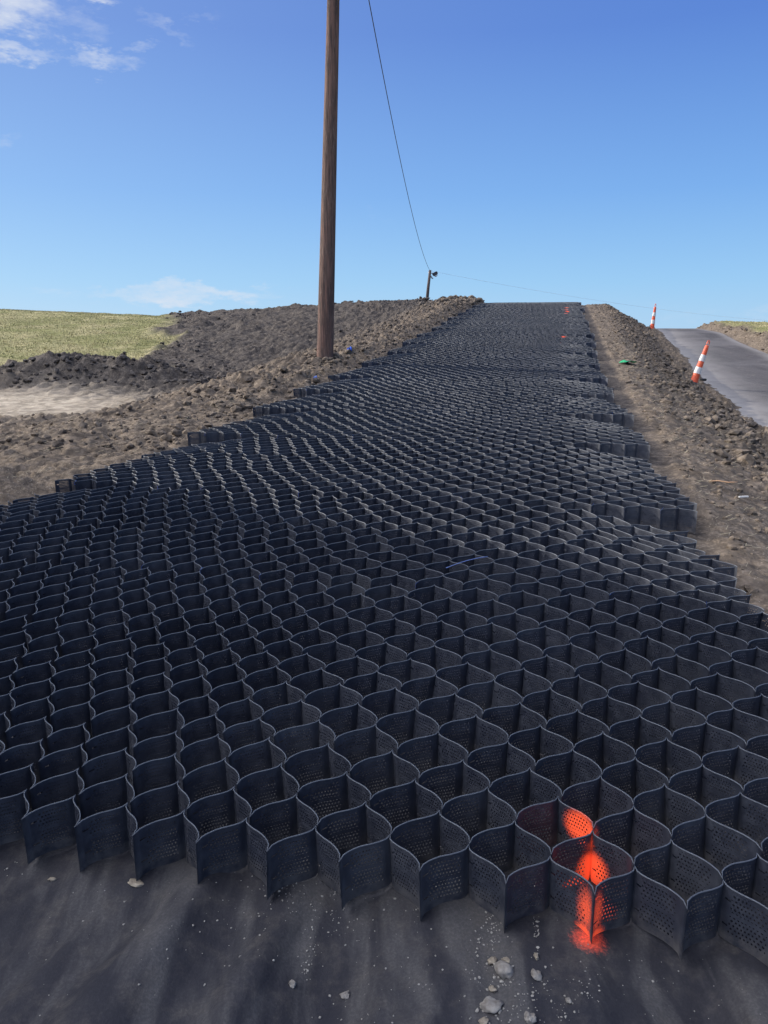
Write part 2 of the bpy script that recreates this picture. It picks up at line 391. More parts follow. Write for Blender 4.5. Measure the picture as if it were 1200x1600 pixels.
# ------------------------------------------------------------------ geocell panels
def cell_mat(name, holes):
    q = NT(name)
    uvn = q.n('ShaderNodeUVMap'); uvn.uv_map = 'UVMap'
    sp = q.n('ShaderNodeSeparateXYZ'); q.l(uvn.outputs[0], sp.inputs[0])
    u, v = sp.outputs[0], sp.outputs[1]          # u = metres along the wall from the weld, v = height
    pos = q.pos()
    n1 = q.noise(pos, 2.5, 4); n2 = q.noise(pos, 25, 5, .7); n3 = q.noise(pos, 260, 2, .6)
    c = q.mix(q.ramp(n2, .35, .75), (.026, .029, .041), (.051, .055, .069)) if holes else q.mix(q.ramp(n2, .35, .75), (.019, .023, .038), (.038, .043, .063))
    # dust settled near the foot of the wall and in patches
    foot = q.math('MULTIPLY', q.ramp(v, .075, 0), q.ramp(n2, .3, .65))
    c = q.mix(q.math('MULTIPLY', foot, .45), c, (.15, .13, .11))
    c = q.mix(q.math('MULTIPLY', q.ramp(n1, .5, .8), .35), c, (.115, .115, .12))
    # orange survey paint sprayed over the front cells and over two places up the slope
    if holes:
        P = [((.590, 2.06, .135), (.050, .08, .06)), ((.560, 1.83, .085), (.034, .07, .10)), ((.56, 1.80, .01), (.04, .05, .04)), ((.605, 1.96, .07), (.045, .06, .06)), ((.58, 1.95, .03), (.06, .06, .03))]
    else:
        P = [((6.62, 29.0, 2.2), (.06, .22, .3)), ((6.88, 30.0, 2.3), (.08, .25, .3)), ((7.05, 31.0, 2.4), (.07, .22, .3)), ((7.35, 32.2, 2.5), (.08, .25, .3)), ((4.63, 20.4, 1.45), (.07, .14, .3)), ((4.25, 18.9, 1.3), (.04, .12, .3))]
    f = None
    for cc, a in P:
        k = q.blob(pos, cc, a, .3)
        f = k if f is None else q.math('MAXIMUM', f, k)
    f = q.math('MULTIPLY', q.ramp(q.math('ADD', f, q.math('MULTIPLY', q.math('SUBTRACT', n3, .5), .7)), .25, .95), q.ramp(f, 0, .3))
    c = q.mix(f, c, (1.0, .13, .045))
    bump = q.math('ADD', n3, q.math('MULTIPLY', n2, .4))
    alpha = None
    if holes:
        # staggered punched holes, none near the welds, the rim or the foot; two slits beside the weld
        px, py = .0115, .0118
        row = q.math('FLOOR', q.math('DIVIDE', v, py))
        odd = q.math('MULTIPLY', q.math('MODULO', row, 2.0), .5)
        fx = q.math('SUBTRACT', q.math('FRACT', q.math('ADD', q.math('DIVIDE', u, px), odd)), .5)
        fy = q.math('SUBTRACT', q.math('FRACT', q.math('DIVIDE', v, py)), .5)
        dx = q.math('MULTIPLY', fx, px); dy = q.math('MULTIPLY', fy, py)
        r = q.math('SQRT', q.math('ADD', q.math('MULTIPLY', dx, dx), q.math('MULTIPLY', dy, dy)))
        hole = q.math('LESS_THAN', r, .0030)
        g = q.math('MULTIPLY', q.math('GREATER_THAN', v, .020), q.math('LESS_THAN', v, .146))
        w = q.math('MULTIPLY', q.math('GREATER_THAN', u, .028), q.math('LESS_THAN', u, .132))
        hole = q.math('MULTIPLY', hole, q.math('MULTIPLY', g, w))
        # no holes in a clear band at mid height
        band = q.math('GREATER_THAN', q.math('ABSOLUTE', q.math('SUBTRACT', v, .083)), .006)
        hole = q.math('MULTIPLY', hole, band)
        su = q.math('MULTIPLY', q.math('GREATER_THAN', u, .012), q.math('LESS_THAN', u, .026))
        s1 = q.math('LESS_THAN', q.math('ABSOLUTE', q.math('SUBTRACT', v, .118)), .0022)
        s2 = q.math('LESS_THAN', q.math('ABSOLUTE', q.math('SUBTRACT', v, .045)), .0022)
        slit = q.math('MULTIPLY', su, q.math('ADD', s1, s2))
        alpha = q.math('SUBTRACT', 1.0, q.math('MAXIMUM', hole, slit), clamp=True)
    pb = q.bsdf(c, q.ramp(n2, .3, .7, .42, .58), .5, bump, .25, .0015, alpha=alpha)
    pb.inputs['Emission Color'].default_value = (1, .09, .03, 1); q.l(q.math('MULTIPLY', f, .5), pb.inputs['Emission Strength'])   # fluorescent paint, glow added as emission to brighten it
    return q.m
M_CELL = cell_mat('perforated_black_plastic', True)
M_CELLF = cell_mat('black_plastic', False)
q = NT('cut_plastic_edge'); pos = q.pos()
f = None
for cc, a in [((.600, 2.07, .150), (.035, .05, .05)), ((.57, 1.82, .155), (.02, .03, .02)), ((6.88, 30.0, 2.3), (.06, .2, .3)), ((7.35, 32.2, 2.5), (.06, .2, .3)), ((4.63, 20.4, 1.45), (.06, .12, .3))]:
    k = q.blob(pos, cc, a); f = k if f is None else q.math('MAXIMUM', f, k)
c = q.mix(f, q.mix(q.noise(pos, 40, 4), (.055, .059, .070), (.125, .132, .145)), (1.0, .13, .045))
q.bsdf(c, .5, .5)
M_RIM = q.m
M_TIE = plain('blue_tie_plastic', (.06, .16, .55), .45, .5)

HC = .155
bounds = [1.79, 3.87, 5.47, 7.62, 9.42, 11.3, 13.3, 15.2, 17.3, 19.4, 21.4, 23.5, 25.6, 27.8, 30.0, 32.2, 34.6, 37.2, 40.0]
NP = len(bounds) - 1
rr = np.random.default_rng(3)
tl_near = [-4.72, -4.3, -4.0, -3.86, -3.88, -3.95, -4.0, -3.9, -3.85] + [-3.82 + .12 * rr.uniform(-1, 1) for _ in range(20)]
tl_far = [-4.64, -3.9, -3.48, -3.42, -3.42, -3.52, -3.6, -3.52, -3.52] + [-3.52 + .1 * rr.uniform(-1, 1) for _ in range(20)]
tr_near = [1.33, 1.0, .95, .84, .86, .76, .78, .74, .76] + [.76 + .09 * rr.uniform(-1, 1) for _ in range(20)]
tr_far = [1.31, .80, .72, .68, .58, .58, .55, .56, .58] + [.58 + .07 * rr.uniform(-1, 1) for _ in range(20)]
ordw = ['first', 'second', 'third', 'fourth', 'fifth', 'sixth', 'seventh', 'eighth', 'ninth', 'tenth', 'eleventh', 'twelfth',
        'thirteenth', 'fourteenth', 'fifteenth', 'sixteenth', 'seventeenth', 'eighteenth']

def warp(t, s):
    k = sst(1.7, 2.6, s) * .6 + .4
    dt = k * (.085 * fbm(t * .55, s * .5, 2, 201) + .030 * fbm(t * 2.1, s * 1.9, 2, 202))
    ds = .075 * fbm(t * .6, s * .35, 2, 203) + .018 * fbm(t * 1.6, s * 1.5, 2, 204)
    # tighter cells toward the front left corner
    return t + dt, s + ds

tie_pts = []
for p in range(NP):
    s0, s1 = bounds[p], bounds[p + 1] - .012
    depth = .275 if p < 1 else .255 if p < 2 else (.245 if p < 8 else .26)
    ns = int(round((s1 - s0) / (depth / 2)))
    A = (s1 - s0) / ns
    width = (tr_near[p] + tr_far[p]) / 2 - (tl_near[p] + tl_far[p]) / 2
    # cell pitch along the strip: tighter toward the left side of the near panels
    wl_ = [.166, .172, .180, .188][p] if p < 4 else .200
    wr_ = .226 if p < 2 else (.214 if p < 4 else .207)
    tm0, tm1 = (tl_near[p] + tl_far[p]) / 2, (tr_near[p] + tr_far[p]) / 2
    fine = np.linspace(tm0, tm1, 400)
    dens = 1 / (wl_ + (wr_ - wl_) * sst(-1.7, -.25, fine))
    cum = np.concatenate([[0], np.cumsum((dens[1:] + dens[:-1]) / 2 * np.diff(fine))])
    nc = int(round(cum[-1])); cum = cum / cum[-1]; gfine = (fine - tm0) / (tm1 - tm0)
    per = 24 if p < 3 else (16 if p < 6 else 12)
    nu = nc * per + 1
    th = np.linspace(0, nc, nu)
    u = th / nc
    jag = rr.uniform(-.04, .04, ns + 1)
    vs = []; fs = []; uvs = []; base = 0
    rv = []; rf = []; rb = 0
    for i in range(ns):
        f = (i + .5) / ns
        sign = 1 if i % 2 == 0 else -1
        fa = f ** 1.3
        mid = .09 * math.exp(-((f - .52) / .12) ** 2) * (1 if p % 2 else .3)
        tl = tl_near[p] + (tl_far[p] - tl_near[p]) * fa + jag[i] * .7
        tr = tr_near[p] + (tr_far[p] - tr_near[p]) * fa + jag[i // 2] * .8 + mid
        # cell columns bunch a little toward the left in the near panels
        g = np.interp(u, cum, gfine); wloc = np.gradient(g, th) * width
        # sideways S of each wall: rounder bulge, tighter weld
        ph = 2 * np.pi * th
        t = tl + (tr - tl) * g
        thp = th + (0 if i % 2 == 0 else .5)
        v_ = 1 - np.abs(2 * (thp % 1) - 1)
        c_ = 2 * v_ - 1
        S_ = .5 + .5 * (.50 * np.arcsin(np.clip(c_, -1, 1)) / (np.pi / 2) + .50 * c_ ** 3)
        wv = -1 + 2 * (.70 * S_ + .30 * np.sin(np.pi / 2 * v_ + 1e-9) ** .62)
        # pinched necks where two strips are welded
        sg_ = np.where((thp % 1) < .5, 1, -1)
        t = t - sg_ * wloc * (.045 * np.exp(-(v_ / .13) ** 2) * (v_ > 1e-4) * (v_ / .13) - .045 * np.exp(-((1 - v_) / .13) ** 2) * ((1 - v_) / .13))
        amp = A / 2 * (1 + .05 * vnoise(th * .9, np.full(nu, i * 1.7 + p * 31.), 311))
        # the first strip is free in front: tips a bit sharper
        s = s0 + (i + .5) * A + wv * (amp - .0022)
        # edges of a panel crowd together toward its middle on the right
        if p:
            kr = [0, .26, .22, .30, .16, .24, .12, .18][p] if p < 8 else rr.uniform(.04, .16)
            s = s0 + (s - s0) * (1 - kr * sst(.80, 1.0, g) ** 1.3 - .22 * sst(.13, 0, g))
        # undo the drift of the strips a touch so that they bow like the real thing
        bow = .05 * np.sin(np.pi * u) * (1 if p else 0)
        t2, s2 = warp(t, s)
        s2 = s2 + 0 * bow
        x, y = ts_xy(t2, s2)
        zb = zmat(s2)
        lx = .030 * fbm(x * 2.1, y * 2.1, 2, 321) + .014 * vnoise(th * 2.3, np.full(nu, i * 3.1), 322)
        ly = .026 * fbm(x * 1.7, y * 2.3, 2, 323) + .012 * vnoise(th * 2.1, np.full(nu, i * 2.7), 324)
        fk = .35 if p == 0 and i < 2 else 1.0
        xt, yt = x + lx * fk, y + ly * fk
        lift = .010 * (vnoise(x * 1.1, y * 1.1, 301) + .5) + (.006 * rr.random())
        zt = zb + HC + lift + .004 * vnoise(x * 9, y * 9, 302)
        d = np.concatenate([[0], np.cumsum(np.hypot(np.diff(x), np.diff(y)))])
        # distance from the nearest weld, in metres
        half = np.abs(((th * 2) % 1) - 0)                      # welds sit at every half period
        arc = float(d[-1]) / (2 * nc)
        uu_ = half * arc * (.16 / arc)
        # continuous u inside each wall: rebuild per segment so that seams stay sharp
        n = nu
        bot = np.stack([x, y, zb + .004], -1); top = np.stack([xt, yt, zt], -1)
        # split vertices at welds so UV jumps cleanly
        idx = np.arange(n - 1)
        k0 = np.floor(th[idx] * 2 + 1e-6)
        ua = (th[idx] * 2 - k0) * .16; ub = (th[idx + 1] * 2 - k0) * .16
        seg = np.empty((n - 1, 4, 3)); seg[:, 0] = bot[:-1]; seg[:, 1] = bot[1:]; seg[:, 2] = top[1:]; seg[:, 3] = top[:-1]
        suv = np.empty((n - 1, 4, 2))
        suv[:, 0, 0] = ua; suv[:, 3, 0] = ua; suv[:, 1, 0] = ub; suv[:, 2, 0] = ub
        suv[:, 0, 1] = 0; suv[:, 1, 1] = 0; suv[:, 2, 1] = HC; suv[:, 3, 1] = HC
        vv = np.concatenate([bot, top])
        ff = np.stack([idx, idx + 1, idx + 1 + n, idx + n], -1)
        vs.append(vv); fs.append(ff + base); uvs.append(suv.reshape(-1, 2)); base += 2 * n
        # rim: the 3 mm thick top edge
        tx = np.gradient(xt); ty = np.gradient(yt); ln = np.hypot(tx, ty) + 1e-9
        hw = .0014 if p < 6 else .0022
        nx, ny = -ty / ln * hw, tx / ln * hw
        up = .0008
        L_ = np.stack([xt + nx, yt + ny, zt + up], -1); R_ = np.stack([xt - nx, yt - ny, zt + up], -1)
        L2 = L_ - [0, 0, .003]; R2 = R_ - [0, 0, .003]
        rv += [L2, L_, R_, R2]
        for a in (0, 1, 2):
            rf.append(np.stack([idx + a * n, idx + 1 + a * n, idx + 1 + (a + 1) * n, idx + (a + 1) * n], -1) + rb)
        rb += 4 * n
        if i == 0: tie_pts.append((xt, yt, zt, th, nc))
    V = np.concatenate(vs); F = np.concatenate(fs); UVL = np.concatenate(uvs)
    me = bpy.data.meshes.new('geocell_panel')
    mesh_fill(me, V, F, M_CELL if p < 6 else M_CELLF)
    l = me.uv_layers.new(name='UVMap')
    if len(l.data) == len(UVL): l.data.foreach_set('uv', UVL.astype(np.float32).ravel())
    if p == 0: lab = 'nearest panel of open black honeycomb cells, orange paint sprayed on its front'
    elif p == NP - 1: lab = 'farthest black cell panel lying across the crest of the slope'
    else:
        lab = ordw[p] + ' black honeycomb cell panel up the slope from the bare fabric'
        if p == 14: lab = 'black cell panel just below the crest panels, orange paint on its right part'
    po = link('geocell_panel', me, label=lab, category='geocell panel', group='black geocell panels laid end to end up the slope')
    ro_ = bpy.data.meshes.new('rim'); mesh_fill(ro_, np.concatenate(rv), np.concatenate(rf), M_RIM)
    link('rim', ro_, po)
    # ties along the joint to the panel before
    if 1 <= p <= 8:
        x, y, zt, th, nc = tie_pts[p]
        per_ = (len(th) - 1) // nc
        for c_ in range(1, nc, 2 if p < 4 else 4):
            j = c_ * per_
            if rr.random() < .35: continue
            tv_, tf_ = [], []
            rad = .007; tb = .0016; cx, cy, cz = x[j], y[j], zt[j] - .012
            for a in range(8):
                an = 2 * math.pi * a / 8
                for b in range(4):
                    bn = math.pi * b / 2; rad2 = rad + tb * math.cos(bn)
                    tv_.append((cx + .3 * rad2 * math.cos(an), cy + rad2 * 1.1 * math.cos(an), cz + 1.5 * rad2 * math.sin(an) + tb * math.sin(bn) * .3))
            for a in range(8):
                for b in range(4):
                    tf_.append((a * 4 + b, a * 4 + (b + 1) % 4, ((a + 1) % 8) * 4 + (b + 1) % 4, ((a + 1) % 8) * 4 + b))
            dx_, dy_, dz_ = rr.uniform(-.02, .02), rr.uniform(-.03, .0), rr.uniform(.012, .03)
            q0 = Vector(tv_[8])
            tv_ += [(q0.x + dx_, q0.y + dy_, q0.z + dz_), (q0.x + dx_ + .003, q0.y + dy_, q0.z + dz_)]
            tf_.append((8, 9, 33, 32))
            m2 = bpy.data.meshes.new('cable_tie'); m2.from_pydata(tv_, [], tf_); m2.materials.append(M_TIE)
            link('cable_tie', m2, po)

# ------------------------------------------------------------------ tube / lump helpers
def tube(pts, rads, seg=8, caps=True, squash=1.0):
    vs, fs = [], []
    P = [Vector(p) for p in pts]
    n = len(P)
    if not hasattr(rads, '__len__'): rads = [rads] * n
    up = Vector((0, 0, 1))
    for i, p in enumerate(P):
        d = (P[min(i + 1, n - 1)] - P[max(i - 1, 0)]).normalized()
        a = d.cross(up)
        if a.length < 1e-3: a = d.cross(Vector((1, 0, 0)))
        a.normalize(); b = d.cross(a).normalized()
        for k in range(seg):
            an = 2 * math.pi * k / seg
            vs.append(tuple(p + rads[i] * (math.cos(an) * a + squash * math.sin(an) * b)))
    for i in range(n - 1):
        for k in range(seg):
            fs.append((i * seg + k, i * seg + (k + 1) % seg, (i + 1) * seg + (k + 1) % seg, (i + 1) * seg + k))
    if caps:
        fs.append(tuple(range(seg))[::-1]); fs.append(tuple((n - 1) * seg + k for k in range(seg)))
    return vs, fs

def pyobj(name, vs, fs, mat, parent=None, smooth=True, loc=None, **props):
    me = bpy.data.meshes.new(name); me.from_pydata([tuple(v) for v in vs], [], fs)
    me.materials.append(mat); me.validate()
    me.polygons.foreach_set('use_smooth', np.full(len(me.polygons), smooth)); me.update()
    return link(name, me, parent, loc, **props)

import bmesh
def ico(sub):
    bm = bmesh.new(); bmesh.ops.create_icosphere(bm, subdivisions=sub, radius=1)
    v = np.array([x.co[:] for x in bm.verts]); f = np.array([[x.index for x in fc.verts] for fc in bm.faces]); bm.free()
    return v, f
ICO1 = ico(1); ICO2 = ico(2); ICO3 = ico(3)

def lump(sub, sx, sy, sz, seed, ang=.3):
    v, f = {1: ICO1, 2: ICO2, 3: ICO3}[sub]
    r = 1 + ang * 1.6 * vnoise(v[:, 0] * 1.7 + seed * 3.1, v[:, 1] * 1.7 + v[:, 2] * 2.3, seed) + ang * .8 * vnoise(v[:, 0] * 4 + v[:, 2] * 2, v[:, 1] * 4 + seed, seed + 3)
    # planar chips
    rg = np.random.default_rng(seed)
    w = v * r[:, None]
    for _ in range(7):
        n = rg.normal(size=3); n /= np.linalg.norm(n); lim = rg.uniform(.55, .9)
        dd = w @ n; over = np.clip(dd - lim, 0, None); w = w - over[:, None] * n * .85
    return w * [sx, sy, sz], f

def rotz(v, a):
    c_, s_ = math.cos(a), math.sin(a)
    return np.stack([v[:, 0] * c_ - v[:, 1] * s_, v[:, 0] * s_ + v[:, 1] * c_, v[:, 2]], -1)

# ------------------------------------------------------------------ loose clods (uncountable)
def scatter(name, spots, mats, label, cat, sub=1, flat=.65, attrs=None, sink=.25, smooth=False, zf=None):
    protos = [lump(sub, 1, 1, 1, 100 + k, .38) for k in range(14)]
    vs, fs, cs, b = [], [], [], 0
    for (x, y, z, r, dk) in spots:
        v, f = protos[int(rng.integers(14))]
        v = v * [r * rng.uniform(.7, 1.35), r * rng.uniform(.7, 1.2), r * rng.uniform(flat * .7, flat * 1.2)]
        v = rotz(v, rng.uniform(0, 6.28))
        v = v + [x, y, z + r * flat * (1 - 2 * sink) * .6]
        vs.append(v); fs.append(f + b); b += len(v); cs.append(np.full((len(v), 3), dk))
    me = bpy.data.meshes.new(name)
    mesh_fill(me, np.concatenate(vs), np.concatenate(fs), mats, {'dk': np.concatenate(cs)}, smooth)
    return link(name, me, label=label, category=cat, kind='stuff')

q = NT('clod_soil'); pos = q.pos()
A = q.attr('dk'); sp = q.n('ShaderNodeSeparateColor'); q.l(A.outputs['Color'], sp.inputs[0])
n2 = q.noise(pos, 12, 6, .65); n3 = q.noise(pos, 60, 4, .7)
base = q.mix(q.ramp(n2, .3, .7), (.085, .065, .048), (.25, .195, .143))
darkc = q.mix(q.ramp(n2, .3, .72), (.045, .039, .035), (.15, .128, .11))
c = q.mix(sp.outputs[0], base, darkc)
q.bsdf(c, .95, .1, q.math('ADD', n2, q.math('MULTIPLY', n3, .5)), .8, .02)
M_CLOD = q.m

spots = []
def add_spots(n, tf, sf, rf, keep=None, dk=None):
    t = tf(n); s = sf(n); r = rf(n)
    z, g_, sa_, da_, ro_, im_ = terrain(t, s)
    x, y = ts_xy(t, s)
    ok = (im_ < .05) & (ro_ < .6) & (g_ < .35) & (sa_ < .45)
    if keep is not None: ok &= keep(t, s, x, y)
    for i in np.nonzero(ok)[0]:
        spots.append((x[i], y[i], z[i], r[i], float(np.clip(da_[i] + rng.uniform(-.15, .25), 0, 1)) if dk is None else dk))
U_ = rng.uniform
powr = lambda a, b, e: (lambda n: a + (b - a) * U_(0, 1, n) ** e)
# beside the left edge and the left flat
add_spots(8000, lambda n: U_(-9.5, -3.95, n), lambda n: 4 + 18 * U_(0, 1, n) ** .8, powr(.006, .045, 3.5), lambda t, s, x, y: fbm(x * .6, y * .6, 2, 401) > -.12)
add_spots(2600, lambda n: -4.0 - 1.7 * U_(0, 1, n) ** 1.3, lambda n: U_(7, 40, n), powr(.02, .085, 3))
add_spots(3500, lambda n: U_(-24, -4.2, n), lambda n: U_(20, 50, n), powr(.03, .13, 3.2), lambda t, s, x, y: fbm(x * .25, y * .25, 2, 402) > -.05)
# a heap of clods round the foot of the tall pole and a few big lumps
add_spots(160, lambda n: rng.normal(-4.68, .22, n), lambda n: rng.normal(15.3, .25, n), powr(.025, .10, 1.8))
add_spots(150, lambda n: U_(-9, -4.3, n), lambda n: U_(7, 22, n), powr(.05, .11, 2))
add_spots(60, lambda n: U_(1.5, 2.7, n), lambda n: U_(6, 26, n), powr(.05, .12, 2))
# crest mound
add_spots(700, lambda n: U_(-7, -4.0, n), lambda n: U_(33, 42, n), powr(.06, .22, 2))
# spoil row
add_spots(3500, lambda n: U_(-24, -9, n), lambda n: U_(17, 24.5, n), powr(.03, .14, 2.5), lambda t, s, x, y: np.abs(y - 21.6 - .12 * (x + 8)) < 1.5)
# right shoulder: litter and the berm
add_spots(2600, lambda n: U_(1.05, 2.4, n), lambda n: U_(3.3, 40, n), powr(.010, .045, 3))
add_spots(5200, lambda n: rng.normal(2.45, .33, n), lambda n: 5 + 36 * U_(0, 1, n) ** 1.1, powr(.010, .09, 3))
add_spots(260, lambda n: rng.normal(2.75, .2, n) , lambda n: 9 + 30 * U_(0, 1, n), powr(.02, .11, 2.2), dk=.7)
# bank across the road
add_spots(700, lambda n: U_(5.6, 9, n), lambda n: U_(18, 40, n), powr(.03, .12, 3))
scatter('soil_clods', spots, M_CLOD, 'loose brown and dark clods strewn over the turned soil on both sides', 'soil clods')

# ------------------------------------------------------------------ straw litter
q = NT('dry_straw'); rnd = q.n('ShaderNodeObjectInfo')
c = q.mix(q.noise(q.pos(), 4, 2), (.34, .27, .16), (.60, .50, .33)); q.bsdf(c, .9, .15); M_STRAW = q.m
vs, fs = [], []
ns_ = 5200
tS = np.where(np.arange(ns_) % 3 > 0, rng.uniform(1.05, 2.9, ns_), rng.uniform(-8.5, -4.0, ns_))
sS = np.where(np.arange(ns_) % 3 > 0, rng.uniform(3.2, 22, ns_), rng.uniform(4.5, 18, ns_))
zS, _g, _s, _d, roS, imS = terrain(tS, sS)
for k in range(ns_):
    if imS[k] > .1 or roS[k] > .3: continue
    s = sS[k]; x, y = ts_xy(tS[k], s); a = rng.uniform(0, 3.14); ln = rng.uniform(.012, .045); w = rng.uniform(.0006, .0012) * (1 + s * .06)
    dx, dy = math.cos(a) * ln, math.sin(a) * ln; nx, ny = -math.sin(a) * w, math.cos(a) * w
    zz = zS[k] + .012; tz = rng.uniform(-.01, .02)
    b = len(vs); vs += [(x - dx - nx, y - dy - ny, zz), (x + dx - nx, y + dy - ny, zz + tz), (x + dx + nx, y + dy + ny, zz + tz + .002), (x - dx + nx, y - dy + ny, zz + .002)]
    fs.append((b, b + 1, b + 2, b + 3))
pyobj('straw_litter', vs, fs, M_STRAW, smooth=False, label='bits of dry straw scattered over the brown soil', category='straw', kind='stuff')

# ------------------------------------------------------------------ grass on the far hill and the right bank
q = NT('grass_blades'); c = q.mix(q.ramp(q.noise(q.pos(), .7, 4, .65), .35, .65), (.25, .235, .095), (.45, .375, .20)); q.bsdf(c, .8, .2); M_GRASS = q.m
N = 90000
y = rng.uniform(24, 62, N); x = -7.0 - rng.uniform(0, 1, N) * (y * .42)
x2 = None
t_, s_ = xy_ts(x, y)
n_r = 16000
tb = rng.uniform(5.6, 12, n_r); sb = rng.uniform(18, 60, n_r)
t_ = np.concatenate([t_, tb]); s_ = np.concatenate([s_, sb])
z, g_, *_r = terrain(t_, s_)
x, y = ts_xy(t_, s_)
ok = g_ > rng.uniform(.35, .9, len(g_))
x, y, z = x[ok], y[ok], z[ok]; n = len(x)
h = rng.uniform(.02, .06, n) * (1 + .7 * fbm(x * .6, y * .6, 2, 55)); a = rng.uniform(0, 3.14, n); w = rng.uniform(.008, .02, n)
lx, ly = rng.normal(0, .35, n) * h, rng.normal(0, .35, n) * h
V = np.empty((n, 3, 3)); V[:, 0] = np.stack([x - np.cos(a) * w, y - np.sin(a) * w, z - .01], -1)
V[:, 1] = np.stack([x + np.cos(a) * w, y + np.sin(a) * w, z - .01], -1); V[:, 2] = np.stack([x + lx, y + ly, z + h], -1)
me = bpy.data.meshes.new('grass'); mesh_fill(me, V.reshape(-1, 3), np.arange(n * 3).reshape(-1, 3), M_GRASS, smooth=False)
link('grass', me, label='short yellow green grass on the hillside and on the bank beyond the road', category='grass', kind='stuff')

# ------------------------------------------------------------------ unprojection of a picture point onto the built ground
def ray(px, py):
    u = (px - 600) / FPX; v = (py - 800) / FPX
    cp, sp_ = math.cos(PITCH), math.sin(PITCH)
    return np.array([u, cp - v * sp_, -sp_ - v * cp])
def at(px, py, zf):
    d = ray(px, py); k = .6 * 1.004 ** np.arange(1250)
    z = zf(d[0] * k, d[1] * k); i = int(np.argmax(CAMZ + d[2] * k < z)); k = k[i]
    return d[0] * k, d[1] * k, float(z[i])

# ------------------------------------------------------------------ stones on the fabric
q = NT('pale_limestone'); v = q.obj(); n1 = q.noise(v, 25, 5, .65); n2 = q.noise(v, 160, 4, .7)
q.bsdf(q.mix(q.ramp(n1, .3, .7), (.15, .13, .11), (.31, .285, .25)), .9, .2, q.math('ADD', n1, n2), .6, .004); M_STONE = q.m
q = NT('tan_shale'); v = q.obj(); n1 = q.noise(v, 25, 5, .65); n2 = q.noise(v, 160, 4, .7)
q.bsdf(q.mix(q.ramp(n1, .3, .7), (.17, .14, .105), (.34, .29, .22)), .9, .2, q.math('ADD', n1, n2), .6, .004); M_SHALE = q.m
STN = [(212, 1383, 15, 8, .35, M_SHALE, 'flat tan stone chip on the fabric below the left cells'),
       (788, 1521, 18, 13, .75, M_STONE, 'largest rounded pale stone on the fabric near the orange paint'),
       (766, 1580, 18, 12, .6, M_STONE, 'broad crumbly pale stone near the bottom edge of the fabric'),
       (826, 1593, 10, 8, .7, M_STONE, 'small angular whitish stone at the bottom edge right of the broad crumbly one'),
       (838, 1530, 9, 8, .7, M_STONE, 'small pale stone just right of the largest rounded stone'),
       (769, 1504, 8, 7, .6, M_SHALE, 'small dull tan stone touching the upper left of the largest rounded stone'),
       (791, 1504, 9, 5, .5, M_SHALE, 'low tan stone chip right behind the largest rounded stone'),
       (769, 1549, 7, 6, .6, M_SHALE, 'small dark tan stone between the largest stone and the broad crumbly one'),
       (888, 1566, 5, 5, .7, M_STONE, 'tiny white pebble alone on the fabric below the orange paint'),
       (540, 1557, 9, 6, .6, M_STONE, 'pinkish white pebble at the bottom middle of the fabric'),
       (458, 1540, 6, 6, .7, M_STONE, 'small round white pebble at the upper left of the pinkish one'),
       (82, 1376, 7, 4, .5, M_SHALE, 'small grey stone on the fabric under the far left cells'),
       (838, 1498, 4, 6, .6, M_SHALE, 'narrow tan pebble in the dust trail above the small pale stone'),
       (503, 1356, 5, 4, .6, M_STONE, 'small pale pebble at the foot of the cell walls left of centre'),
       (755, 1598, 9, 6, .6, M_SHALE, 'flat tan stone cut by the bottom edge of the picture')]
for k, (px, py, rx, rz, hh, m, lab) in enumerate(STN):
    x, y, z = at(px, py, fabric_zv)
    dist = math.sqrt(x * x + y * y + 1.6 ** 2) / FPX
    v, f = lump(3, rx * .85 * dist, rz * dist, rz * dist * hh, 900 + k, .42)
    v = rotz(v, .2 * (k % 5) - .4)
    pyobj('stone', v, [tuple(int(i) for i in a) for a in f], m, smooth=k % 3 != 0, loc=(x, y, z + rz * dist * hh * .55), label=lab, category='stone', group='loose stones on the fabric')

# grit
sp_ = []
def grit(px, py, sx, sy, n, r0=.0011, r1=.0042, sh=0.):
    n = int(n * .72); b_ = rng.normal(0, 1, n); X_ = px + rng.normal(0, sx, n) + sh * b_ * sy; Y_ = py + b_ * sy
    u = (X_ - 600) / FPX; v = (Y_ - 800) / FPX
    k = 1.59 / (math.sin(PITCH) + v * math.cos(PITCH))
    x = u * k; y = (math.cos(PITCH) - v * math.sin(PITCH)) * k
    z = fabric_zv(x, y); r = r0 + (r1 - r0) * rng.random(n) ** 2.6
    for i in range(n):
        if 1340 < Y_[i] < 1612: sp_.append((x[i], y[i], z[i], r[i], 0))
for a in [(430, 1380, 26, 14, 60), (470, 1395, 50, 22, 90), (370, 1430, 70, 30, 50), (484, 1478, 5, 14, 45, .001, .004, -.3), (520, 1420, 25, 30, 60), (600, 1410, 60, 30, 45),
          (770, 1470, 16, 40, 110, .0012, .005, -.3), (838, 1450, 3, 24, 60), (765, 1460, 10, 14, 50, .001, .005), (320, 1450, 110, 60, 50), (150, 1400, 80, 40, 30), (100, 1540, 60, 40, 10),
          (830, 1560, 20, 26, 70, .001, .004, -.5), (920, 1560, 14, 30, 50), (880, 1590, 14, 12, 30), (1000, 1500, 90, 50, 40), (1110, 1560, 60, 30, 25), (680, 1480, 60, 70, 40),
          (560, 1560, 40, 22, 26), (530, 1505, 60, 60, 40), (775, 1592, 20, 12, 50, .0015, .006), (640, 1540, 110, 60, 30), (25, 1340, 18, 10, 20), (785, 1540, 14, 14, 30, .0015, .006)]:
    grit(*a)
q = NT('pale_grit'); q.bsdf(q.mix(q.noise(q.pos(), 60, 3), (.15, .135, .115), (.38, .36, .32)), .9, .2); M_GRIT = q.m
scatter('grit', sp_, M_GRIT, 'fine pale grit and crumbs dusted over the black fabric', 'grit', flat=.7)

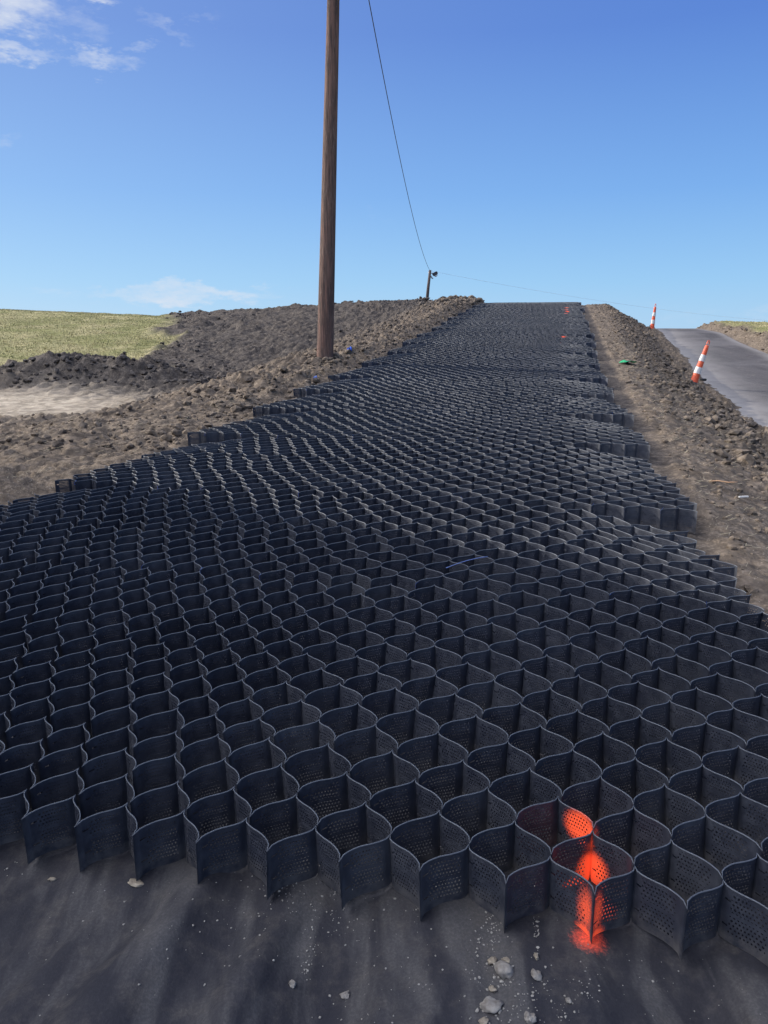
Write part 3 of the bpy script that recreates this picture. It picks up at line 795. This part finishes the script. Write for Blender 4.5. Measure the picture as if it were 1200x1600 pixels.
# ------------------------------------------------------------------ utility poles, wires
q = NT('weathered_pole_wood'); v = q.obj()
mp = q.n('ShaderNodeMapping'); q.l(v, mp.inputs[0]); mp.inputs['Scale'].default_value = (1, 1, .055)
g1 = q.noise(mp.outputs[0], 26, 6, .7, .4); g2 = q.noise(mp.outputs[0], 90, 4, .7); g3 = q.noise(v, 1.1, 3)
c = q.mix(q.ramp(g1, .35, .66), (.055, .036, .028), (.33, .17, .115))
c = q.mix(.25, c, (.13, .115, .11))
c = q.mix(q.ramp(g3, .4, .7), c, q.mix(q.ramp(g2, .35, .6), (.06, .04, .033), (.25, .17, .13)))
c = q.mix(q.ramp(g2, .60, .70), c, (.36, .27, .22))
hgt = q.math('ADD', g1, q.math('MULTIPLY', g2, .5))
q.bsdf(c, .88, .2, hgt, 1., .03); M_POLE = q.m
px_, py_ = -1.20, 16.0
zb_ = ground_z(px_, py_)
zs = np.linspace(-.4, 9.6, 90); sg = 28
vs = []
for zz in zs:
    r0 = .172 - .0088 * max(zz, 0) * 1.0
    cx, cy = .041 * max(zz, 0), 0
    for k in range(sg):
        an = 2 * math.pi * k / sg
        rr_ = r0 * (1 + .03 * float(vnoise(np.array([k * .9]), np.array([zz * .7]), 500)[0]) + .02 * float(vnoise(np.array([k * 2.3]), np.array([zz * .25]), 501)[0]))
        vs.append((cx + rr_ * math.cos(an), cy + rr_ * math.sin(an), zz))
fs = [(i * sg + k, i * sg + (k + 1) % sg, (i + 1) * sg + (k + 1) % sg, (i + 1) * sg + k) for i in range(len(zs) - 1) for k in range(sg)]
fs.append(tuple((len(zs) - 1) * sg + k for k in range(sg)))
pole = pyobj('utility_pole', vs, fs, M_POLE, loc=(px_, py_, zb_), label='tall weathered brown timber pole standing in the dirt bank left of the cells', category='utility pole')

M_STEEL = plain('galvanised_steel', (.30, .31, .33), .45, .5)
M_FARP = plain('grey_brown_timber', (.11, .085, .075), .9, .2, 8)
fx, fy = None, 58.0
D = fy * math.cos(PITCH) - 2.5 * math.sin(PITCH)
fx = (666 - 600) / FPX * D
fz = ground_z(fx, fy)
ztop = CAMZ + math.tan(R(17.36) - PITCH) * math.hypot(fy, 0)
vs, fs = tube([(0, 0, -.3), (.13, 0, (ztop - fz) * .5), (.26, 0, ztop - fz)], [.125, .105, .09], 12)
far = link('utility_pole', None, loc=(fx, fy, fz), label='small distant grey pole with a lamp at its top behind the crest', category='utility pole')
pyobj('post', vs, fs, M_FARP, far)
th_ = ztop - fz
vs, fs = tube([(.25, 0, th_ - .25), (.42, -.05, th_ - .2), (.55, -.05, th_ - .22)], .03, 8)
pyobj('lamp_arm', vs, fs, M_STEEL, far)
# lamp head: hooded box with a lens bowl
bm = bmesh.new(); bmesh.ops.create_cube(bm, size=1)
for vv in bm.verts:
    k = .72 if vv.co.z < 0 else 1
    vv.co = Vector((vv.co.x * .44 * k, vv.co.y * .30 * k, vv.co.z * .26))
bmesh.ops.bevel(bm, geom=bm.edges[:], offset=.05, segments=2, affect='EDGES')
me = bpy.data.meshes.new('lamp_head'); bm.to_mesh(me); bm.free(); me.materials.append(plain('dark_lamp_paint', (.06, .065, .08), .5))
lh = link('lamp_head', me, far, (.62, -.05, th_ - .27)); lh.rotation_euler = (0, R(-28), 0)
vs, fs = tube([(0, 0, -.10), (.0, 0, -.17), (.0, 0, -.20)], [.12, .10, .04], 12)
pyobj('lens', vs, fs, plain('frosted_lens', (.6, .62, .65), .3), lh)
vs, fs = tube([(.12, 0, th_ - .12), (.40, -.02, th_ - .55), (.48, -.03, th_ - .60)], [.03, .05, .03], 8)
pyobj('photocell', vs, fs, M_STEEL, far)

M_WIRE = plain('black_cable', (.035, .037, .045), .5, .4)
P0 = Vector((px_ + .36, py_, zb_ + 9.3)); P1 = Vector((fx + .24, fy, ztop - .04))
pts = []
for k in range(61):
    t = k / 60; p = P0.lerp(P1, t); p.z -= 4 * 1.15 * t * (1 - t); pts.append(p)
vs, fs = tube(pts, .012, 6); pyobj('power_line', vs, fs, M_WIRE, label='black overhead cable sagging from the tall pole down to the distant lamp pole', category='power line')
P2 = Vector((74, 92, 3.0)); pts = []
for k in range(61):
    t = k / 60; p = P1.lerp(P2, t); p.z -= 4 * 1.9 * t * (1 - t) ; pts.append(p)
vs, fs = tube(pts, .008, 6); pyobj('power_line', vs, fs, plain('pale_cable', (.62, .70, .80), .5), label='faint thin cable running right from the distant lamp pole above the crest', category='power line')

# ------------------------------------------------------------------ channelizer cones
q = NT('orange_cone_plastic'); v = q.obj(); n1 = q.noise(v, 9, 5, .65)
q.bsdf(q.mix(q.ramp(n1, .3, .75), (.62, .085, .03), (.80, .14, .055)), .5, .4); M_ORG = q.m
q = NT('reflective_white_band'); v = q.obj(); n1 = q.noise(v, 12, 5, .65)
q.bsdf(q.mix(q.ramp(n1, .3, .75), (.52, .48, .43), (.74, .71, .66)), .4, .4); M_WHT = q.m
M_RUB = plain('black_rubber', (.03, .03, .03), .8)
def prof(pts, seg=20):
    vs, fs = [], []
    for (r, z) in pts:
        for k in range(seg):
            an = 2 * math.pi * k / seg; vs.append((r * math.cos(an), r * math.sin(an), z))
    for i in range(len(pts) - 1):
        for k in range(seg): fs.append((i * seg + k, i * seg + (k + 1) % seg, (i + 1) * seg + (k + 1) % seg, (i + 1) * seg + k))
    fs.append(tuple((len(pts) - 1) * seg + k for k in range(seg)))
    return vs, fs
H = .98
rad = lambda z: .088 - .048 * (z / H)
def make_cone():
    root = link('traffic_cone', None)
    pr = [(.098, 0), (.098, .03), (rad(.03), .05)]
    for z in np.linspace(.06, H * .93, 24): pr.append((rad(z) * (1.0 + (.05 if abs((z * 5.4) % 1 - .5) < .07 else 0)), z))
    pr += [(.040, H * .94), (.03, H * .955)]
    vs, fs = prof(pr); pyobj('cone_body', vs, fs, M_ORG, root)
    for z0, z1 in ((.27, .42), (.56, .71)):
        vs, fs = [], []
        zz = np.linspace(z0, z1, 6)
        vs, fs = prof([(rad(z) * 1.05 + .003, z) for z in zz]); pyobj('reflective_band', vs, fs[:-1], M_WHT, root)
    vs, fs = tube([(-.024, 0, H * .93), (-.028, 0, H * 1.0), (-.018, 0, H * 1.055), (0, 0, H * 1.07), (.018, 0, H * 1.055), (.028, 0, H * 1.0), (.024, 0, H * .93)], .011, 8)
    pyobj('handle_loop', vs, fs, M_ORG, root)
    vs, fs = prof([(.20, 0), (.205, .02), (.17, .04), (.11, .055), (.10, .07)], 8)
    pyobj('rubber_base', vs, fs, M_RUB, root, smooth=False)
    return root
cone0 = make_cone()
def dup(root):
    r = root.copy(); COL.objects.link(r)
    for ch in list(root.children):
        c_ = ch.copy(); COL.objects.link(c_); c_.parent = r
    return r
CN = [(7.10, 18.0, 17, -3, 'nearest orange and white cone, leaning right on the road edge'),
      (10.78, 32.0, 5, 0, 'middle orange cone standing nearly upright where the road meets the crest'),
      (14.6, 47.0, 2, 0, 'farthest orange cone, mostly hidden behind the spoil heap at the skyline')]
for k, (x, y, ln, lf, lab) in enumerate(CN):
    o = cone0 if k == 0 else dup(cone0)
    z = ground_z(x, y) - .02
    o.location = (x, y, z); o.rotation_euler = (R(lf), R(ln), R(20 * k))
    o['label'] = lab; o['category'] = 'traffic cone'; o['group'] = 'orange and white traffic cones along the road edge'

# ------------------------------------------------------------------ small litter
def crumpled(name, px, py, w, d, h, mat, seed, **props):
    x, y, z = at(px, py, ground_zv)
    g = 14
    uu, vv = np.meshgrid(np.linspace(-1, 1, g), np.linspace(-1, 1, g))
    e = 1 - .25 * np.abs(vnoise(uu * 2 + seed, vv * 2, seed)) * 2
    zz = h * (fbm(uu * 1.8 + seed, vv * 1.8, 3, seed) + .35) * (1 - .6 * (uu ** 2 + vv ** 2) / 2)
    me = mesh_from_grid(name, uu * w * e, vv * d * e, zz, mat)
    return link(name, me, None, (x, y, z + .03), **props)
crumpled('plastic_scrap', 980, 569, .17, .17, .07, plain('green_plastic', (.02, .34, .13), .5, .5), 5, label='flat bright green scrap of plastic lying on the brown shoulder', category='plastic scrap')
crumpled('plastic_scrap', 546, 554, .055, .05, .13, plain('blue_plastic', (.03, .12, .62), .45, .5), 6, label='blue plastic scrap in the dirt right of the tall pole', category='plastic scrap')
crumpled('plastic_scrap', 493, 601, .03, .03, .10, plain('blue_strap', (.04, .15, .60), .45, .5), 8, label='small blue strap end at the left edge of the cells below the tall pole', category='plastic scrap')
x, y, z = at(1098, 600, ground_zv)
bm = bmesh.new(); bmesh.ops.create_cube(bm, size=1)
for vv in bm.verts: vv.co = Vector((vv.co.x * .14, vv.co.y * .10, vv.co.z * .05 * (1 + .4 * vv.co.x)))
bmesh.ops.bevel(bm, geom=bm.edges[:], offset=.012, segments=2, affect='EDGES')
me = bpy.data.meshes.new('rubber_block'); bm.to_mesh(me); bm.free(); me.materials.append(M_RUB)
o = link('rubber_block', me, None, (x, y, z + .05), label='small black rubber piece on the road beside the nearest cone', category='rubber piece'); o.rotation_euler = (0, 0, .4)
# split wood sliver
x, y, z = at(1130, 760, ground_zv)
vs, fs = tube([(-.10, .05, .012), (-.04, .015, .022), (.03, -.02, .014), (.10, -.045, .022)], [.003, .008, .009, .002], 6, squash=.5)
pyobj('wood_splinter', vs, fs, plain('fresh_split_wood', (.52, .30, .16), .8, .2, 60), smooth=False, loc=(x, y, z + .025), label='thin orange brown wood splinter on the right shoulder', category='wood splinter')
# white marker stick
x, y, z = at(1161, 784, ground_zv)
bm = bmesh.new(); bmesh.ops.create_cube(bm, size=1)
for vv in bm.verts: vv.co = Vector((vv.co.x * .078, vv.co.y * .016, vv.co.z * .012 + .004 * vv.co.x))
bmesh.ops.bevel(bm, geom=bm.edges[:], offset=.003, segments=2, affect='EDGES')
me = bpy.data.meshes.new('stake_piece'); bm.to_mesh(me); bm.free(); me.materials.append(plain('chalky_white_paint', (.66, .64, .60), .8))
link('stake_piece', me, None, (x, y, z + .035), label='short white painted stick lying on the right shoulder', category='stick')
# blue cord lying over the rims
def rimz(x, y):
    t, s = xy_ts(x, y); return zmat(s) + HC + .012
a_ = at(697, 889, rimz); b_ = at(762, 872, rimz); pts = []
for k in range(9):
    t = k / 8; pts.append((a_[0] + (b_[0] - a_[0]) * t, a_[1] + (b_[1] - a_[1]) * t, a_[2] + (b_[2] - a_[2]) * t + .004 + .01 * math.sin(t * 3.1)))
vs, fs = tube(pts, .0022, 6); pyobj('cord', vs, fs, plain('pale_blue_cord', (.16, .22, .45), .5), label='short pale blue cord lying across the open cells', category='cord')

# ------------------------------------------------------------------ light and sky
SUN_AZ, SUN_EL = R(-63), R(21)
sd = Vector((math.sin(SUN_AZ) * math.cos(SUN_EL), math.cos(SUN_AZ) * math.cos(SUN_EL), math.sin(SUN_EL)))
L_ = bpy.data.lights.new('sun', 'SUN'); L_.energy = 4.6; L_.angle = R(.5); L_.color = (1, .95, .87)
lo = bpy.data.objects.new('sun', L_); COL.objects.link(lo); lo.rotation_euler = sd.to_track_quat('Z', 'Y').to_euler()

W = bpy.data.worlds.new('World'); SC.world = W; W.use_nodes = True
t = W.node_tree; t.nodes.clear()
def wn(ty, **kw):
    n_ = t.nodes.new(ty)
    for k, v in kw.items(): setattr(n_, k, v)
    return n_
out = wn('ShaderNodeOutputWorld'); bg = wn('ShaderNodeBackground'); sky = wn('ShaderNodeTexSky')
sky.sky_type = 'NISHITA'; sky.sun_disc = False; sky.sun_elevation = SUN_EL; sky.sun_rotation = SUN_AZ
sky.air_density = 1.0; sky.dust_density = .3; sky.ozone_density = 2.2; sky.altitude = 200
tc = wn('ShaderNodeTexCoord')
def dirof(px, py):
    d = ray(px, py); d = d / np.linalg.norm(d); return tuple(float(a) for a in d)
# clouds: elongated wisps round fixed sky directions, broken up by noise
nz = wn('ShaderNodeTexNoise'); nz.inputs['Scale'].default_value = 9; nz.inputs['Detail'].default_value = 8; nz.inputs['Roughness'].default_value = .62; nz.inputs['Distortion'].default_value = .6
mpn = wn('ShaderNodeMapping'); mpn.inputs['Scale'].default_value = (1, 1, 2.6); mpn.inputs['Rotation'].default_value = (0, R(-14), 0)
t.links.new(tc.outputs['Generated'], mpn.inputs[0]); t.links.new(mpn.outputs[0], nz.inputs['Vector'])
nz2 = wn('ShaderNodeTexNoise'); nz2.inputs['Scale'].default_value = 42; nz2.inputs['Detail'].default_value = 6; nz2.inputs['Roughness'].default_value = .6
t.links.new(mpn.outputs[0], nz2.inputs['Vector'])
def wm(op, a, b=None, clamp=False):
    n_ = wn('ShaderNodeMath', operation=op, use_clamp=clamp)
    for i, v in enumerate((a, b)):
        if v is None: continue
        if isinstance(v, (int, float)): n_.inputs[i].default_value = v
        else: t.links.new(v, n_.inputs[i])
    return n_.outputs[0]
wc = wn('ShaderNodeTexNoise'); wc.inputs['Scale'].default_value = 14; wc.inputs['Detail'].default_value = 5; wc.inputs['Roughness'].default_value = .65
t.links.new(mpn.outputs[0], wc.inputs['Vector'])
wv1 = wn('ShaderNodeVectorMath', operation='SUBTRACT'); t.links.new(wc.outputs['Color'], wv1.inputs[0]); wv1.inputs[1].default_value = (.5, .5, .5)
wv2 = wn('ShaderNodeVectorMath', operation='SCALE'); t.links.new(wv1.outputs[0], wv2.inputs[0]); wv2.inputs['Scale'].default_value = .085
wv3 = wn('ShaderNodeVectorMath', operation='ADD'); t.links.new(tc.outputs['Generated'], wv3.inputs[0]); t.links.new(wv2.outputs[0], wv3.inputs[1])
def wisp(px, py, wpx, hpx, tilt, strength):
    c_ = Vector(dirof(px, py)); right = Vector((c_.y, -c_.x, 0)).normalized(); up = right.cross(c_).normalized()
    ca, sa_ = math.cos(R(tilt)), math.sin(R(tilt)); e1 = ca * right + sa_ * up; e2 = -sa_ * right + ca * up
    res = []
    for e, wd in ((e1, wpx / FPX), (e2, hpx / FPX)):
        sb = wn('ShaderNodeVectorMath', operation='SUBTRACT'); t.links.new(wv3.outputs[0], sb.inputs[0]); sb.inputs[1].default_value = c_
        dt = wn('ShaderNodeVectorMath', operation='DOT_PRODUCT'); t.links.new(sb.outputs[0], dt.inputs[0]); dt.inputs[1].default_value = e / wd
        res.append(wm('MULTIPLY', dt.outputs['Value'], dt.outputs['Value']))
    r2 = wm('ADD', res[0], res[1])
    g = wm('SUBTRACT', 1.0, r2, True)
    return wm('MULTIPLY', g, strength)
cl = None
for a in [(18, 10, 85, 34, -12, 1.05), (140, 0, 40, 14, -8, .9), (22, 68, 75, 16, -4, .9), (150, 93, 75, 18, -6, .95), (222, 78, 40, 14, 4, .8), (258, 40, 50, 16, -22, .7),
          (130, 45, 60, 22, -25, .6), (310, 22, 45, 10, 14, .45), (285, 461, 200, 19, 2, 1.05), (70, 452, 120, 12, 2, .45), (0, 225, 35, 16, 0, .6), (590, 335, 90, 12, 12, .25), (1080, 488, 200, 18, 0, .35), (1190, 495, 70, 22, 0, .6)]:
    g = wisp(*a); cl = g if cl is None else wm('MAXIMUM', cl, g)
nmix = wm('ADD', wm('MULTIPLY', nz.outputs['Fac'], .68), wm('MULTIPLY', nz2.outputs['Fac'], .32))
dens = wm('MULTIPLY', wm('SUBTRACT', wm('ADD', wm('MULTIPLY', cl, .30), nmix), .60), 3.2, True)
dens = wm('MULTIPLY', wm('MULTIPLY', dens, wm('POWER', wm('MULTIPLY', cl, 1.15, True), 1.2), True), .8)
hs = wn('ShaderNodeHueSaturation'); hs.inputs['Saturation'].default_value = 1.0; hs.inputs['Hue'].default_value = .5; hs.inputs['Value'].default_value = 1.0
sx = wn('ShaderNodeSeparateXYZ'); t.links.new(tc.outputs['Generated'], sx.inputs[0])
el = wn('ShaderNodeValToRGB'); t.links.new(sx.outputs[2], el.inputs[0])
e_ = el.color_ramp.elements
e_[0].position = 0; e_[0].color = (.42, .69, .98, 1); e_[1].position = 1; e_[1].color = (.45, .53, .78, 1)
for ps, c_ in ((.06, (.32, .62, .98)), (.16, (.20, .45, .92)), (.32, (.105, .25, .74)), (.46, (.09, .21, .66)), (.60, (.42, .50, .75)), (.85, (.45, .53, .78))):  # sky above the view paled and brightened to fill the shade
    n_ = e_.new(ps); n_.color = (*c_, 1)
# sun side paler
dts = wn('ShaderNodeVectorMath', operation='DOT_PRODUCT'); t.links.new(tc.outputs['Generated'], dts.inputs[0]); dts.inputs[1].default_value = sd
glow = wm('POWER', wm('MAXIMUM', dts.outputs['Value'], 0.0), 2.2)
gm = wn('ShaderNodeMix', data_type='RGBA'); t.links.new(wm('MULTIPLY', glow, .30), gm.inputs[0]); t.links.new(el.outputs[0], gm.inputs[6]); gm.inputs[7].default_value = (.62, .80, 1.0, 1)
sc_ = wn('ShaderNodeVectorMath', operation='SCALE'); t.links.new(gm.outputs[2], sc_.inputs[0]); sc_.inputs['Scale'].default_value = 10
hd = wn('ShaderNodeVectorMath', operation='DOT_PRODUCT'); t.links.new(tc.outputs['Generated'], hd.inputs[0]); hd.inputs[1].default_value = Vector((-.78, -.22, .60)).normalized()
hp = wm('MULTIPLY', wm('POWER', wm('MAXIMUM', hd.outputs['Value'], 0.0), 6.0), wm('MULTIPLY', wm('SUBTRACT', sx.outputs[2], .42), 4.0, True))  # unseen bright sky patch, high behind left, added as soft fill light
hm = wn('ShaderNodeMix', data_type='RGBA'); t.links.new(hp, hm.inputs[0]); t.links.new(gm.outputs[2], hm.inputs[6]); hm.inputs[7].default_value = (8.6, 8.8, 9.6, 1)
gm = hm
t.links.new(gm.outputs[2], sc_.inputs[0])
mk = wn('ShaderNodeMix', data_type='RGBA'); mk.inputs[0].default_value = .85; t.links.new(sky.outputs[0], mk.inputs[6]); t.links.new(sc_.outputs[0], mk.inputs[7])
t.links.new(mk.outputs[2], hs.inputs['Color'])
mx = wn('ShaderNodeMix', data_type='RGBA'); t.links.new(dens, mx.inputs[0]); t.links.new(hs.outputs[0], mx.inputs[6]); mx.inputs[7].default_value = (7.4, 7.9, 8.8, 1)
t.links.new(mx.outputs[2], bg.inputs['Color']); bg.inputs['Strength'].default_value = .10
t.links.new(bg.outputs[0], out.inputs['Surface'])

SC.view_settings.view_transform = 'Standard'; SC.view_settings.look = 'None'; SC.view_settings.exposure = 0
SC.cycles.max_bounces = 6; SC.cycles.transparent_max_bounces = 24
